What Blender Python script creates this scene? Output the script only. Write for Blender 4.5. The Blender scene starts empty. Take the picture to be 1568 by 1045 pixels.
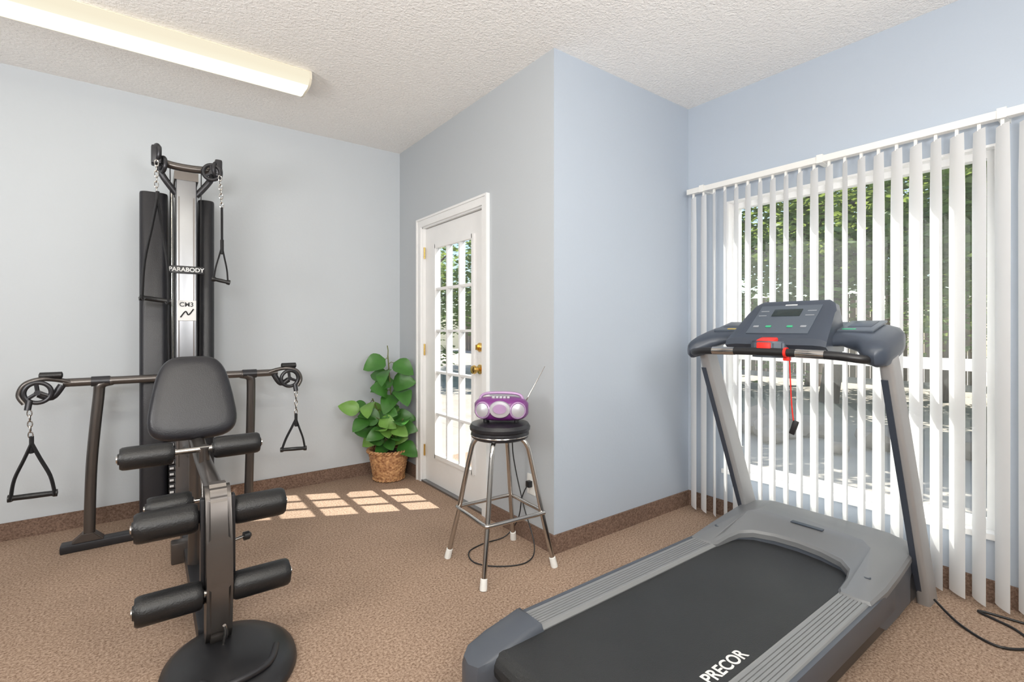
import bpy, bmesh, math, random
from mathutils import Vector, Matrix, noise
random.seed(7)
S=bpy.context.scene
COL=S.collection

# ---------------------------------------------------------------- materials
def nodes(m):
    m.use_nodes=True
    nt=m.node_tree
    return nt, nt.nodes, nt.links, nt.nodes.get('Principled BSDF')
def mat(name,col,rough=0.5,metal=0.0,bump=0,bscale=50,var=0,vscale=8,spec=None,coat=0,bdist=0.004):
    m=bpy.data.materials.new(name)
    nt,N,L,b=nodes(m)
    b.inputs['Base Color'].default_value=(*col,1)
    b.inputs['Roughness'].default_value=rough
    b.inputs['Metallic'].default_value=metal
    if spec is not None: b.inputs['Specular IOR Level'].default_value=spec
    if coat: b.inputs['Coat Weight'].default_value=coat
    tc=N.new('ShaderNodeTexCoord')
    n=N.new('ShaderNodeTexNoise'); n.inputs['Scale'].default_value=vscale; n.inputs['Detail'].default_value=4
    L.new(tc.outputs['Object'],n.inputs['Vector'])
    v=var if var else 0.04
    r=N.new('ShaderNodeMix'); r.data_type='RGBA'
    r.inputs[6].default_value=(*[c*(1-v) for c in col],1)
    r.inputs[7].default_value=(*[min(1,c*(1+v)) for c in col],1)
    L.new(n.outputs['Fac'],r.inputs[0]); L.new(r.outputs[2],b.inputs['Base Color'])
    if bump:
        n2=N.new('ShaderNodeTexNoise'); n2.inputs['Scale'].default_value=bscale; n2.inputs['Detail'].default_value=3
        L.new(tc.outputs['Object'],n2.inputs['Vector'])
        bp=N.new('ShaderNodeBump'); bp.inputs['Strength'].default_value=bump; bp.inputs['Distance'].default_value=bdist
        L.new(n2.outputs['Fac'],bp.inputs['Height']); L.new(bp.outputs['Normal'],b.inputs['Normal'])
    return m

def carpet_mat(name,c0,c1):
    m=bpy.data.materials.new(name); nt,N,L,b=nodes(m)
    b.inputs['Roughness'].default_value=0.95; b.inputs['Specular IOR Level'].default_value=0.1
    tc=N.new('ShaderNodeTexCoord')
    n=N.new('ShaderNodeTexNoise'); n.inputs['Scale'].default_value=105; n.inputs['Detail'].default_value=5; n.inputs['Roughness'].default_value=0.75
    L.new(tc.outputs['Object'],n.inputs['Vector'])
    cr=N.new('ShaderNodeValToRGB'); cr.color_ramp.elements[0].position=0.36; cr.color_ramp.elements[1].position=0.62
    cr.color_ramp.elements[0].color=(*c0,1); cr.color_ramp.elements[1].color=(*c1,1)
    L.new(n.outputs['Fac'],cr.inputs['Fac'])
    n3=N.new('ShaderNodeTexNoise'); n3.inputs['Scale'].default_value=2.2; n3.inputs['Detail'].default_value=3
    L.new(tc.outputs['Object'],n3.inputs['Vector'])
    mr=N.new('ShaderNodeMapRange'); mr.inputs['From Min'].default_value=0.3; mr.inputs['From Max'].default_value=0.7
    mr.inputs['To Min'].default_value=0.90; mr.inputs['To Max'].default_value=1.06
    L.new(n3.outputs['Fac'],mr.inputs['Value'])
    mx=N.new('ShaderNodeVectorMath'); mx.operation='SCALE'
    L.new(cr.outputs['Color'],mx.inputs[0]); L.new(mr.outputs['Result'],mx.inputs['Scale'])
    L.new(mx.outputs['Vector'],b.inputs['Base Color'])
    bp=N.new('ShaderNodeBump'); bp.inputs['Strength'].default_value=0.7; bp.inputs['Distance'].default_value=0.005
    L.new(n.outputs['Fac'],bp.inputs['Height']); L.new(bp.outputs['Normal'],b.inputs['Normal'])
    return m

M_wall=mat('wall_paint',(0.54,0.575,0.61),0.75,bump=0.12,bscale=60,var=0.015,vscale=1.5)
M_wallshade=mat('wall_paint_shaded',(0.47,0.50,0.53),0.75,bump=0.12,bscale=60,var=0.015,vscale=1.5)  # same wall paint, darkened: dimmer light on the door wall put into the colour
M_wallcool=mat('wall_paint_cool_light',(0.435,0.49,0.565),0.75,bump=0.12,bscale=60,var=0.015,vscale=1.5)  # same wall paint with the cooler, dimmer light here painted into its colour
M_trim=mat('white_trim_paint',(0.82,0.82,0.82),0.4)
M_ceil=mat('popcorn_ceiling',(0.86,0.845,0.825),0.95,bump=0.9,bscale=75,var=0.08,vscale=90,bdist=0.008)
M_carpet=carpet_mat('tan_carpet',(0.19,0.118,0.082),(0.53,0.39,0.295))
M_base=carpet_mat('carpet_base',(0.12,0.075,0.055),(0.29,0.195,0.15))
M_black=mat('black_plastic',(0.013,0.013,0.015),0.38)
M_vinyl=mat('black_vinyl',(0.016,0.016,0.020),0.33,bump=0.25,bscale=250)
M_foam=mat('black_foam',(0.010,0.010,0.011),0.38,bump=0.3,bscale=180)
M_strap=mat('black_strap',(0.016,0.016,0.018),0.7)
M_chrome=mat('chrome',(0.55,0.53,0.51),0.18,1.0)
M_steel=mat('brushed_steel',(0.27,0.275,0.29),0.28,0.9,var=0.12,vscale=6)
M_gun=mat('gunmetal_paint',(0.13,0.118,0.112),0.30,0.75,var=0.1)
M_dkmet=mat('dark_metal',(0.045,0.045,0.05),0.35,0.6)
M_tsilver=mat('treadmill_silver',(0.27,0.275,0.28),0.42,0.3)
M_tlight=mat('treadmill_light_silver',(0.38,0.38,0.385),0.4,0.3)
M_tgrey=mat('treadmill_grey_cover',(0.20,0.205,0.215),0.42,0.15)
M_tdark=mat('treadmill_console_blue_grey',(0.045,0.056,0.078),0.36,0.0)
M_tpanel=mat('treadmill_panel',(0.085,0.103,0.13),0.35)
M_tcap=mat('treadmill_endcap',(0.075,0.085,0.105),0.4)
M_belt=mat('treadmill_belt',(0.024,0.025,0.026),0.40,bump=0.5,bscale=400,var=0.5,vscale=3)
M_red=mat('red_plastic',(0.75,0.03,0.02),0.35)
M_green=mat('green_button',(0.05,0.4,0.2),0.4)
M_yellow=mat('yellow_button',(0.7,0.5,0.08),0.4)
M_white=mat('white_plastic',(0.8,0.8,0.78),0.4)
M_whiteprint=mat('white_print',(0.75,0.75,0.75),0.6)
M_greyprint=mat('grey_print',(0.27,0.29,0.32),0.6)
M_lcd=mat('lcd_screen',(0.02,0.03,0.03),0.15)
M_purple=mat('purple_plastic',(0.17,0.025,0.19),0.28,coat=0.4)
M_lav=mat('lavender_plastic',(0.42,0.27,0.46),0.3,0.2)
M_silverp=mat('silver_plastic',(0.50,0.49,0.53),0.3,0.4)
M_brass=mat('brass',(0.75,0.50,0.16),0.22,1.0)
M_leaf=mat('leaf_green',(0.05,0.17,0.027),0.38,var=0.5,vscale=9)
M_leafl=mat('leaf_light_green',(0.16,0.33,0.06),0.4,var=0.35,vscale=9)
M_stem=mat('plant_stem',(0.14,0.16,0.05),0.6)
M_soil=mat('soil',(0.06,0.04,0.03),0.95)
M_head=mat('vinyl_cream',(0.80,0.79,0.76),0.4)
M_cream=mat('cream_metal',(0.75,0.70,0.58),0.5)

def wicker():
    m=bpy.data.materials.new('wicker'); nt,N,L,b=nodes(m)
    b.inputs['Roughness'].default_value=0.55
    tc=N.new('ShaderNodeTexCoord'); n=N.new('ShaderNodeTexNoise'); n.inputs['Scale'].default_value=40
    L.new(tc.outputs['Object'],n.inputs['Vector'])
    cr=N.new('ShaderNodeValToRGB'); cr.color_ramp.elements[0].color=(0.30,0.13,0.055,1); cr.color_ramp.elements[1].color=(0.66,0.38,0.18,1)
    cr.color_ramp.elements[0].position=0.35; cr.color_ramp.elements[1].position=0.65
    L.new(n.outputs['Fac'],cr.inputs['Fac']); L.new(cr.outputs['Color'],b.inputs['Base Color'])
    return m
M_wicker=wicker()

def glass_mat():
    m=bpy.data.materials.new('window_glass'); m.use_nodes=True
    N=m.node_tree.nodes; L=m.node_tree.links; N.clear()
    o=N.new('ShaderNodeOutputMaterial'); t=N.new('ShaderNodeBsdfTransparent'); g=N.new('ShaderNodeBsdfGlossy')
    g.inputs['Roughness'].default_value=0.02
    f=N.new('ShaderNodeMixShader'); f.inputs[0].default_value=0.06
    t.inputs[0].default_value=(0.96,0.98,0.97,1)
    L.new(t.outputs[0],f.inputs[1]); L.new(g.outputs[0],f.inputs[2]); L.new(f.outputs[0],o.inputs[0])
    return m
M_glass=glass_mat()

def thin_mat(name,dc,tcv,mix):
    m=bpy.data.materials.new(name); m.use_nodes=True
    N=m.node_tree.nodes; L=m.node_tree.links; N.clear()
    o=N.new('ShaderNodeOutputMaterial'); d=N.new('ShaderNodeBsdfDiffuse'); t=N.new('ShaderNodeBsdfTranslucent')
    d.inputs[0].default_value=(*dc,1); t.inputs[0].default_value=(*tcv,1)
    g=N.new('ShaderNodeBsdfGlossy'); g.inputs['Roughness'].default_value=0.4
    f=N.new('ShaderNodeMixShader'); f.inputs[0].default_value=mix
    L.new(d.outputs[0],f.inputs[1]); L.new(t.outputs[0],f.inputs[2])
    f2=N.new('ShaderNodeMixShader'); f2.inputs[0].default_value=0.04
    L.new(f.outputs[0],f2.inputs[1]); L.new(g.outputs[0],f2.inputs[2])
    L.new(f2.outputs[0],o.inputs[0]); return m
M_vane=thin_mat('blind_vane_pvc',(0.88,0.88,0.88),(0.88,0.88,0.88),0.27)

def lens_mat(strength):
    m=bpy.data.materials.new('light_lens'); m.use_nodes=True
    N=m.node_tree.nodes; L=m.node_tree.links; N.clear()
    o=N.new('ShaderNodeOutputMaterial'); e=N.new('ShaderNodeEmission')
    tc=N.new('ShaderNodeTexCoord'); sp=N.new('ShaderNodeSeparateXYZ'); L.new(tc.outputs['Generated'],sp.inputs[0])
    cr=N.new('ShaderNodeValToRGB'); el=cr.color_ramp.elements
    el[0].position=0.0; el[0].color=(0.17,0.155,0.12,1)
    el[1].position=1.0; el[1].color=(0.17,0.155,0.12,1)
    for p,c in ((0.14,(0.18,0.17,0.135,1)),(0.27,(1,0.97,0.88,1)),(0.42,(0.25,0.235,0.185,1)),(0.58,(0.25,0.235,0.185,1)),(0.73,(1,0.97,0.88,1)),(0.86,(0.18,0.17,0.135,1))):
        k=el.new(p); k.color=c
    L.new(sp.outputs[1],cr.inputs['Fac']); L.new(cr.outputs['Color'],e.inputs['Color'])
    e.inputs['Strength'].default_value=strength
    L.new(e.outputs[0],o.inputs[0]); return m
M_lens=lens_mat(5.6); M_lens_fill=lens_mat(29.0)  # second lens is boosted, for the added fill fixtures

# ---------------------------------------------------------------- geometry helpers
def finish(name,bm,mt,parent=None,smooth=True,angle=35):
    bmesh.ops.recalc_face_normals(bm,faces=bm.faces[:])
    me=bpy.data.meshes.new(name); bm.to_mesh(me); bm.free()
    if mt is not None: me.materials.append(mt)
    if smooth:
        for p in me.polygons: p.use_smooth=True
        me.set_sharp_from_angle(angle=math.radians(angle))
    ob=bpy.data.objects.new(name,me); COL.objects.link(ob)
    if parent is not None:
        ob.parent=parent; ob.matrix_parent_inverse=PINV[parent.name]
    return ob
PINV={}
def empty(name,loc):
    e=bpy.data.objects.new(name,None); e.location=loc; COL.objects.link(e); e.empty_display_size=0.1
    PINV[e.name]=Matrix.Translation(Vector(loc)).inverted()
    return e
def bm_box(bm,lo,hi,bev=0,seg=2):
    r=bmesh.ops.create_cube(bm,size=1)
    vs=r['verts']
    for v in vs:
        v.co=Vector([lo[i]+(v.co[i]+0.5)*(hi[i]-lo[i]) for i in range(3)])
    if bev:
        es=list({e for v in vs for e in v.link_edges})
        bmesh.ops.bevel(bm,geom=es,offset=bev,segments=seg,affect='EDGES',profile=0.6)
def box(name,lo,hi,mt,parent=None,bev=0,seg=2):
    bm=bmesh.new(); bm_box(bm,lo,hi,bev,seg); return finish(name,bm,mt,parent,smooth=bev>0)
def boxes(name,lst,mt,parent=None,bev=0):
    bm=bmesh.new()
    for lo,hi in lst: bm_box(bm,lo,hi,bev)
    return finish(name,bm,mt,parent,smooth=bev>0)
def obox(name,c,size,rot,mt,parent=None,bev=0.0,seg=2):
    bm=bmesh.new(); bm_box(bm,[-s/2 for s in size],[s/2 for s in size],bev,seg)
    bmesh.ops.transform(bm,matrix=Matrix.Translation(Vector(c))@rot.to_4x4(),verts=bm.verts[:])
    return finish(name,bm,mt,parent,smooth=bev>0)
def basis(d):
    d=Vector(d).normalized(); a=Vector((0,0,1)) if abs(d.z)<0.9 else Vector((1,0,0))
    u=d.cross(a).normalized(); v=d.cross(u).normalized(); return u,v,d
def bm_lathe(bm,prof,p0,axis,seg=32,caps=True):
    u,v,d=basis(axis); p0=Vector(p0); rings=[]
    for r,t in prof:
        rings.append([bm.verts.new(p0+d*t+(u*math.cos(2*math.pi*i/seg)+v*math.sin(2*math.pi*i/seg))*max(r,1e-5)) for i in range(seg)])
    for a,b in zip(rings,rings[1:]):
        for i in range(seg): bm.faces.new((a[i],a[(i+1)%seg],b[(i+1)%seg],b[i]))
    if caps:
        bm.faces.new(rings[0]); bm.faces.new(rings[-1])
def lathe(name,prof,p0,axis,mt,parent=None,seg=32,angle=35):
    bm=bmesh.new(); bm_lathe(bm,prof,p0,axis,seg); return finish(name,bm,mt,parent,angle=angle)
def catmull(pts,n=8,cyc=False):
    P=[Vector(p) for p in pts]; out=[]
    m=len(P)
    rng=range(m if cyc else m-1)
    for i in rng:
        if cyc: a,b,c,d=P[(i-1)%m],P[i],P[(i+1)%m],P[(i+2)%m]
        else: a=P[max(i-1,0)];b=P[i];c=P[i+1];d=P[min(i+2,m-1)]
        for k in range(n):
            t=k/n
            out.append(0.5*((2*b)+(c-a)*t+(2*a-5*b+4*c-d)*t*t+(3*b-a-3*c+d)*t**3))
    if not cyc: out.append(P[-1])
    return out
def bm_tube(bm,pts,r,seg=12,cyc=False,sx=1,sy=1):
    P=[Vector(p) for p in pts]; n=len(P); rings=[]
    t0=(P[1]-P[0]).normalized(); u,v,_=basis(t0); prev=t0
    for i,p in enumerate(P):
        if cyc: t=(P[(i+1)%n]-P[(i-1)%n]).normalized()
        elif i==0: t=t0
        elif i==n-1: t=(P[-1]-P[-2]).normalized()
        else:
            t=((P[i+1]-p).normalized()+(p-P[i-1]).normalized())
            t=t.normalized() if t.length>1e-6 else prev
        q=prev.rotation_difference(t); u=q@u; v=q@v; prev=t
        rr=r[i] if isinstance(r,(list,tuple)) else r
        rings.append([bm.verts.new(p+(u*math.cos(2*math.pi*k/seg)*sx+v*math.sin(2*math.pi*k/seg)*sy)*rr) for k in range(seg)])
    pairs=list(zip(rings,rings[1:]))
    if cyc: pairs.append((rings[-1],rings[0]))
    for a,b in pairs:
        for k in range(seg): bm.faces.new((a[k],a[(k+1)%seg],b[(k+1)%seg],b[k]))
    if not cyc: bm.faces.new(rings[0]); bm.faces.new(rings[-1])
def tube(name,pts,r,mt,parent=None,seg=12,smooth=0,cyc=False,sx=1,sy=1):
    if smooth: pts=catmull(pts,smooth,cyc)
    bm=bmesh.new(); bm_tube(bm,pts,r,seg,cyc,sx,sy); return finish(name,bm,mt,parent,angle=50)
def loft(name,rings,mt,parent=None,cap=True,angle=40,closed=True):
    bm=bmesh.new(); R=[[bm.verts.new(Vector(p)) for p in r] for r in rings]
    n=len(R[0])
    for a,b in zip(R,R[1:]):
        for i in range(n if closed else n-1): bm.faces.new((a[i],a[(i+1)%n],b[(i+1)%n],b[i]))
    if cap: bm.faces.new(R[0]); bm.faces.new(R[-1])
    return finish(name,bm,mt,parent,angle=angle)
def prism(name,poly,axis,a,b,mt,parent=None,bev=0,seg=2):
    def mk(p,t):
        return {'x':(t,p[0],p[1]),'y':(p[0],t,p[1]),'z':(p[0],p[1],t)}[axis]
    bm=bmesh.new()
    A=[bm.verts.new(mk(p,a)) for p in poly]; B=[bm.verts.new(mk(p,b)) for p in poly]
    n=len(poly)
    for i in range(n): bm.faces.new((A[i],A[(i+1)%n],B[(i+1)%n],B[i]))
    bm.faces.new(A); bm.faces.new(B)
    if bev: bmesh.ops.bevel(bm,geom=bm.edges[:],offset=bev,segments=seg,affect='EDGES')
    return finish(name,bm,mt,parent,smooth=bev>0)
def rrect(cx,cy,w,h,r,n=4):
    pts=[]
    for (sx,sy,a0) in ((1,1,0),(-1,1,90),(-1,-1,180),(1,-1,270)):
        for k in range(n+1):
            a=math.radians(a0+90*k/n)
            pts.append((cx+sx*(w/2-r)+r*math.cos(a),cy+sy*(h/2-r)+r*math.sin(a)))
    return pts

def text_obj(name,body,size,mw,mt,parent,extr=0.0006,bold=True):
    cu=bpy.data.curves.new(name,'FONT'); cu.body=body; cu.size=size; cu.extrude=extr; cu.align_x='CENTER'; cu.align_y='CENTER'
    cu.offset=size*0.02 if bold else 0; cu.shear=0
    o=bpy.data.objects.new(name+'_t',cu)
    COL.objects.link(o); bpy.context.view_layer.update()
    me=bpy.data.meshes.new_from_object(o.evaluated_get(bpy.context.evaluated_depsgraph_get()))
    bpy.data.objects.remove(o)
    me.transform(mw); me.materials.clear(); me.materials.append(mt)
    ob=bpy.data.objects.new(name,me); COL.objects.link(ob)
    if parent is not None: ob.parent=parent; ob.matrix_parent_inverse=PINV[parent.name]
    return ob

# ---------------------------------------------------------------- room
XB=1.765; YA=3.99; YC=1.98; XD=3.01; H=2.74; XL=-2.6; YF=-2.6; T=0.12
box('floor',(XL-T,YF-T,-0.1),(XD+T,YA+T,0.0),M_carpet)
boxes('ceiling',[((XL-T,YF-T,H),(XD+T,YC+T,H+0.1)),((XL-T,YC+T,H),(XB+T,YA+T,H+0.1))],M_ceil)
box('wall_back',(XL-T,YA,0),(XB+T,YA+T,H),M_wall)
DY0,DY1,DZ=2.655,3.565,2.035
boxes('wall_door_side',[((XB,YC+T,0),(XB+T,DY0,H)),((XB,DY1,0),(XB+T,YA,H)),((XB,DY0,DZ),(XB+T,DY1,H)),((XB,YC+0.002,0),(XB+0.02,YC+T,H))],M_wallshade)
box('wall_alcove',(XB+0.0005,YC,0),(XD+T,YC+T,H),M_wallcool)
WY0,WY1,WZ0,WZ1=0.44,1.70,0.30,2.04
boxes('wall_right',[((XD,WY1,0),(XD+T,YC,H)),((XD,YF,0),(XD+T,WY0,H)),((XD,WY0,0),(XD+T,WY1,WZ0)),((XD,WY0,WZ1),(XD+T,WY1,H))],M_wallcool)
box('wall_left',(XL-T,YF,0),(XL,YA,H),M_wall)
box('wall_front',(XL-T,YF-T,0),(XD+T,YF,H),M_wall)
bt=0.012; bh=0.10
box('baseboard_back',(XL,YA-bt,0),(XB,YA,bh),M_base)
boxes('baseboard_door_side',[((XB-bt,YC-bt,0),(XB,DY0-0.06,bh)),((XB-bt,DY1+0.06,0),(XB,YA-bt,bh))],M_base)
box('baseboard_alcove',(XB,YC-bt,0),(XD-bt,YC,bh),M_base)
box('baseboard_right',(XD-bt,YF,0),(XD,YC,bh),M_base)
box('baseboard_left',(XL,YF,0),(XL+bt,YA-bt,bh),M_base)

# ---------------------------------------------------------------- door
D=empty('door_1',(XB,3.11,0))
def trimboxes():
    x0,x1=XB-0.018,XB
    return [((x0,DY1-0.01,0),(x1,DY1+0.055,DZ+0.055)),((x0,DY0-0.055,0),(x1,DY0+0.01,DZ+0.055)),((x0,DY0+0.01,DZ-0.01),(x1,DY1-0.01,DZ+0.055)),
            ((x0-0.008,DY1+0.04,0),(x0,DY1+0.055,DZ+0.055)),((x0-0.008,DY0-0.055,0),(x0,DY0-0.04,DZ+0.055)),((x0-0.008,DY0-0.04,DZ+0.04),(x0,DY1+0.04,DZ+0.055)),
            ((XB,DY1-0.02,0),(XB+T,DY1,DZ)),((XB,DY0,0),(XB+T,DY0+0.02,DZ)),((XB,DY0,DZ-0.02),(XB+T,DY1,DZ))]
boxes('door_frame',trimboxes(),M_trim,D)
gy0,gy1,gz0,gz1=2.835,3.375,0.24,1.845
dx0,dx1=XB+0.025,XB+0.065
a0,a1=DY0+0.022,DY1-0.022
boxes('door_slab',[((dx0,a0,0.015),(dx1,gy0,DZ-0.024)),((dx0,gy1,0.015),(dx1,a1,DZ-0.024)),((dx0,gy0,0.015),(dx1,gy1,gz0)),((dx0,gy0,gz1),(dx1,gy1,DZ-0.024))],M_trim,D)
gb=[]
e=0.022
gb+=[((dx0-0.012,gy0-e,gz0-e),(dx0,gy0+0.008,gz1+e)),((dx0-0.012,gy1-0.008,gz0-e),(dx0,gy1+e,gz1+e)),((dx0-0.012,gy0,gz0-e),(dx0,gy1,gz0+0.008)),((dx0-0.012,gy0,gz1-0.008),(dx0,gy1,gz1+e))]
for i in (1,2):
    y=gy0+(gy1-gy0)*i/3; gb.append(((dx0-0.006,y-0.009,gz0),(dx1,y+0.009,gz1)))
for i in range(1,5):
    z=gz0+(gz1-gz0)*i/5; gb.append(((dx0-0.005,gy0,z-0.009),(dx1-0.001,gy1,z+0.009)))
boxes('glazing_bars',gb,M_trim,D)
box('door_glass',(dx0+0.018,gy0,gz0),(dx0+0.021,gy1,gz1),M_glass,D)
box('threshold',(XB-0.01,DY0,0.0),(XB+T,DY1,0.014),M_steel,D)
ky=2.745
lathe('knob',[(0.032,0),(0.032,0.008),(0.012,0.012),(0.012,0.03),(0.024,0.036),(0.03,0.05),(0.026,0.064),(0.008,0.07)],(dx0,ky,0.945),(-1,0,0),M_brass,D)
lathe('deadbolt',[(0.03,0),(0.03,0.012),(0.022,0.02),(0.008,0.022)],(dx0,ky,1.093),(-1,0,0),M_brass,D)
box('deadbolt_turn',(dx0-0.038,ky-0.006,1.075),(dx0-0.02,ky+0.006,1.111),M_brass,D,0.003)
for i,z in enumerate((0.25,1.05,1.82)): lathe('hinge_%d'%i,[(0.007,0),(0.007,0.09)],(XB+0.012,DY1-0.024,z-0.045),(0,0,1),M_brass,D,12)

# ---------------------------------------------------------------- window
W=empty('window_1',(XD,1.07,0.3))
fx0,fx1=XD+0.05,XD+0.10
fr=0.045
wl=[((fx0,WY0,WZ0),(fx1,WY0+fr,WZ1)),((fx0,WY1-fr,WZ0),(fx1,WY1,WZ1)),((fx0,WY0+fr,WZ0),(fx1,WY1-fr,WZ0+fr)),((fx0,WY0+fr,WZ1-fr),(fx1,WY1-fr,WZ1)),
    ((fx0,WY0+fr,1.02),(fx1,WY1-fr,1.075))]
boxes('window_frame',wl,M_trim,W)
box('window_pane',(fx0+0.02,WY0+fr,WZ0+fr),(fx0+0.024,WY1-fr,WZ1-fr),M_glass,W)
boxes('window_reveal',[((XD-0.002,WY0,WZ0-0.0),(fx0,WY0+0.012,WZ1)),((XD-0.002,WY1-0.012,WZ0),(fx0,WY1,WZ1)),((XD-0.002,WY0+0.012,WZ1-0.012),(fx0,WY1-0.012,WZ1)),((XD-0.015,WY0-0.03,WZ0-0.02),(fx0,WY1+0.03,WZ0+0.006))],M_trim,W)

# ---------------------------------------------------------------- vertical blinds
B=empty('vertical_blinds',(2.925,0.9,2.14))
BX=2.925
box('headrail',(BX-0.022,-0.55,2.115),(BX+0.022,1.925,2.15),M_head,B,0.004)
boxes('headrail_brackets',[((BX-0.026,y,2.112),(XD,y+0.03,2.156)) for y in (1.80,1.1,0.40,-0.4)],M_head,B)
bm=bmesh.new()
y=1.885; k=0
while y>-0.5:
    ang=math.radians(46+random.uniform(-5,5))
    if k<2: ang=math.radians(60+random.uniform(-4,4))
    if k==12: ang=math.radians(35)
    w=0.0445; nseg=6; z0=0.022+random.uniform(-0.003,0.003); z1=2.09
    rows=[]
    tw=random.uniform(-0.06,0.06); sw=random.uniform(-0.007,0.007)
    for j in range(9):
        t=j/8; z=z1+(z0-z1)*t; row=[]
        aa=ang+tw*t; c=Vector((math.cos(aa),math.sin(aa))); nrm=Vector((-c.y,c.x))
        for s in range(nseg+1):
            q=-1+2*s/nseg
            ww=w if j>0 else w*0.85
            p=c*(q*ww)+nrm*(0.006*(1-q*q)+0)
            row.append(bm.verts.new((BX+p.x+sw*t,y+p.y,z)))
        rows.append(row)
    for a,b in zip(rows,rows[1:]):
        for s in range(nseg): bm.faces.new((a[s],a[s+1],b[s+1],b[s]))
    y-=0.0735; k+=1
o=finish('vanes',bm,M_vane,B)
bm=bmesh.new(); y=1.885
while y>-0.5:
    bm_box(bm,(BX-0.006,y-0.006,2.085),(BX+0.006,y+0.006,2.116)); y-=0.0735
finish('carriers',bm,M_head,B,smooth=False)

# ---------------------------------------------------------------- ceiling lights
def ceiling_light(x0,x1,yc,w=0.24,lens=None):
    E=empty('ceiling_light',((x0+x1)/2,yc,H))
    box('pan',(x0,yc-w/2+0.01,H-0.025),(x1,yc+w/2-0.01,H-0.001),M_cream,E)
    prof=[(yc-w/2,H-0.012),(yc-w/2,H-0.05),(yc-w/2+0.025,H-0.076),(yc-w/4,H-0.083),(yc,H-0.085),(yc+w/4,H-0.083),(yc+w/2-0.025,H-0.076),(yc+w/2,H-0.05),(yc+w/2,H-0.012)]
    loft('lens',[[(x0+0.012,a,b) for a,b in prof],[(x1-0.012,a,b) for a,b in prof]],lens,E)
    prof2=[(yc+(a-yc)*1.02,b-0.002 if b<H-0.03 else b) for a,b in prof]
    for n,(u,v) in enumerate(((x0,x0+0.012),(x1-0.012,x1))):
        loft('end_cap_%d'%n,[[(u,a,b) for a,b in prof2],[(v,a,b) for a,b in prof2]],M_cream,E)
ceiling_light(-1.66,0.78,3.13,lens=M_lens)
ceiling_light(-1.66,0.78,0.70,lens=M_lens_fill)  # this and the next two: unseen fixtures added to fill the room with light
ceiling_light(0.2,2.64,-1.0,lens=M_lens_fill)
ceiling_light(-2.5,-0.06,-1.0,lens=M_lens_fill)

# ---------------------------------------------------------------- treadmill
TM=empty('treadmill',(1.8,1.03,0)); YT=1.03
box('frame',(0.93,0.70,0.045),(2.76,1.36,0.125),M_black,TM,0.01)
boxes('frame_side_skirts',[((1.0,0.655,0.035),(2.72,0.70,0.15)),((1.0,1.36,0.035),(2.72,1.405,0.15))],M_dkmet,TM,0.008)
bm=bmesh.new()
for (x,yy) in ((0.95,0.72),(0.95,1.34),(2.62,0.72),(2.62,1.34)): bm_lathe(bm,[(0.03,0),(0.03,0.05)],(x,yy,0.0),(0,0,1),20)
finish('feet',bm,M_black,TM)
prof=[(2.50,0.172),(1.6,0.172),(0.93,0.172)]
for k in range(1,8):
    a=math.pi/2+math.pi*k/8; prof.append((0.93+0.045*math.cos(a),0.127+0.045*math.sin(a)))
prof+=[(0.93,0.082),(2.50,0.082)]
prism('belt',prof,'y',0.768,1.292,M_belt,TM)
def rail(name,ya,yb):
    p=[(ya,0.13),(ya,0.176),(ya+0.008,0.186)]
    n=7
    for i in range(n):
        u=ya+0.012+(yb-ya-0.024)*i/n; s=(yb-ya-0.024)/n
        p+=[(u,0.188),(u+s*0.7,0.188),(u+s*0.75,0.1845),(u+s*0.95,0.1845)]
    p+=[(yb-0.008,0.186),(yb,0.176),(yb,0.13)]
    return prism(name,p,'x',1.0,2.40,M_tsilver,TM)
rail('rail_right',0.658,0.772); rail('rail_left',1.288,1.402)
boxes('rail_edge_trim',[((1.0,0.646,0.09),(2.4,0.662,0.183)),((1.0,1.396,0.09),(2.4,1.414,0.186))],M_tcap,TM,0.004)
def endcap(name,s):
    o=lambda yy: YT+s*yy
    pl=[(1.10,0.255),(1.10,0.385),(0.94,0.388),(0.86,0.375),(0.825,0.345),(0.815,0.30),(0.83,0.262),(0.88,0.25)]
    outer=[(x,o(yy)) for x,yy in pl]
    cx,cy=0.94,o(0.32)
    def ring(f,z,dz=0): return [(cx+(x-cx)*f,cy+(yy-cy)*f,z+((x-0.82)/0.22)*dz) for x,yy in outer]
    loft(name,[ring(0.96,0.02),ring(1,0.03),ring(1,0.125,0.036),ring(0.95,0.148,0.040),ring(0.80,0.155,0.040)],M_tcap,TM,angle=50)
endcap('end_cap_right',-1); endcap('end_cap_left',1)
out=[(2.16,0.375),(2.15,0.33),(2.16,0.27),(2.19,0.255),(2.28,0.25),(2.35,0.235),(2.40,0.19),(2.43,0.10),(2.44,0.0)]
outl=[(x,YT+yy) for x,yy in out]+[(x,YT-yy) for x,yy in reversed(out[:-1])]
outl+=[(2.30,YT-0.385),(2.45,YT-0.385),(2.62,YT-0.38),(2.76,YT-0.36),(2.80,YT-0.30),(2.81,YT-0.1),(2.81,YT+0.1),(2.80,YT+0.30),(2.76,YT+0.36),(2.62,YT+0.38),(2.45,YT+0.385),(2.30,YT+0.385)]
area=sum(outl[i-1][0]*outl[i][1]-outl[i][0]*outl[i-1][1] for i in range(len(outl)))
SG=-1 if area>0 else 1
def inset(pl,d):
    n=len(pl); o=[]
    for i in range(n):
        a=Vector(pl[i-1]);b=Vector(pl[i]);c=Vector(pl[(i+1)%n])
        t=((b-a).normalized()+(c-b).normalized()).normalized()
        nn=Vector((t.y,-t.x))
        o.append(tuple(b+nn*d*SG))
    return o
def hr(pl,f): return [(x,yy,f(x,yy)) for x,yy in pl]
zt=lambda x,yy: 0.200+0.055*max(0,min(1,(x-2.2)/0.45))
i1=inset(outl,0.008); i2=inset(outl,0.025); i0=inset(outl,0.004)
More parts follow.
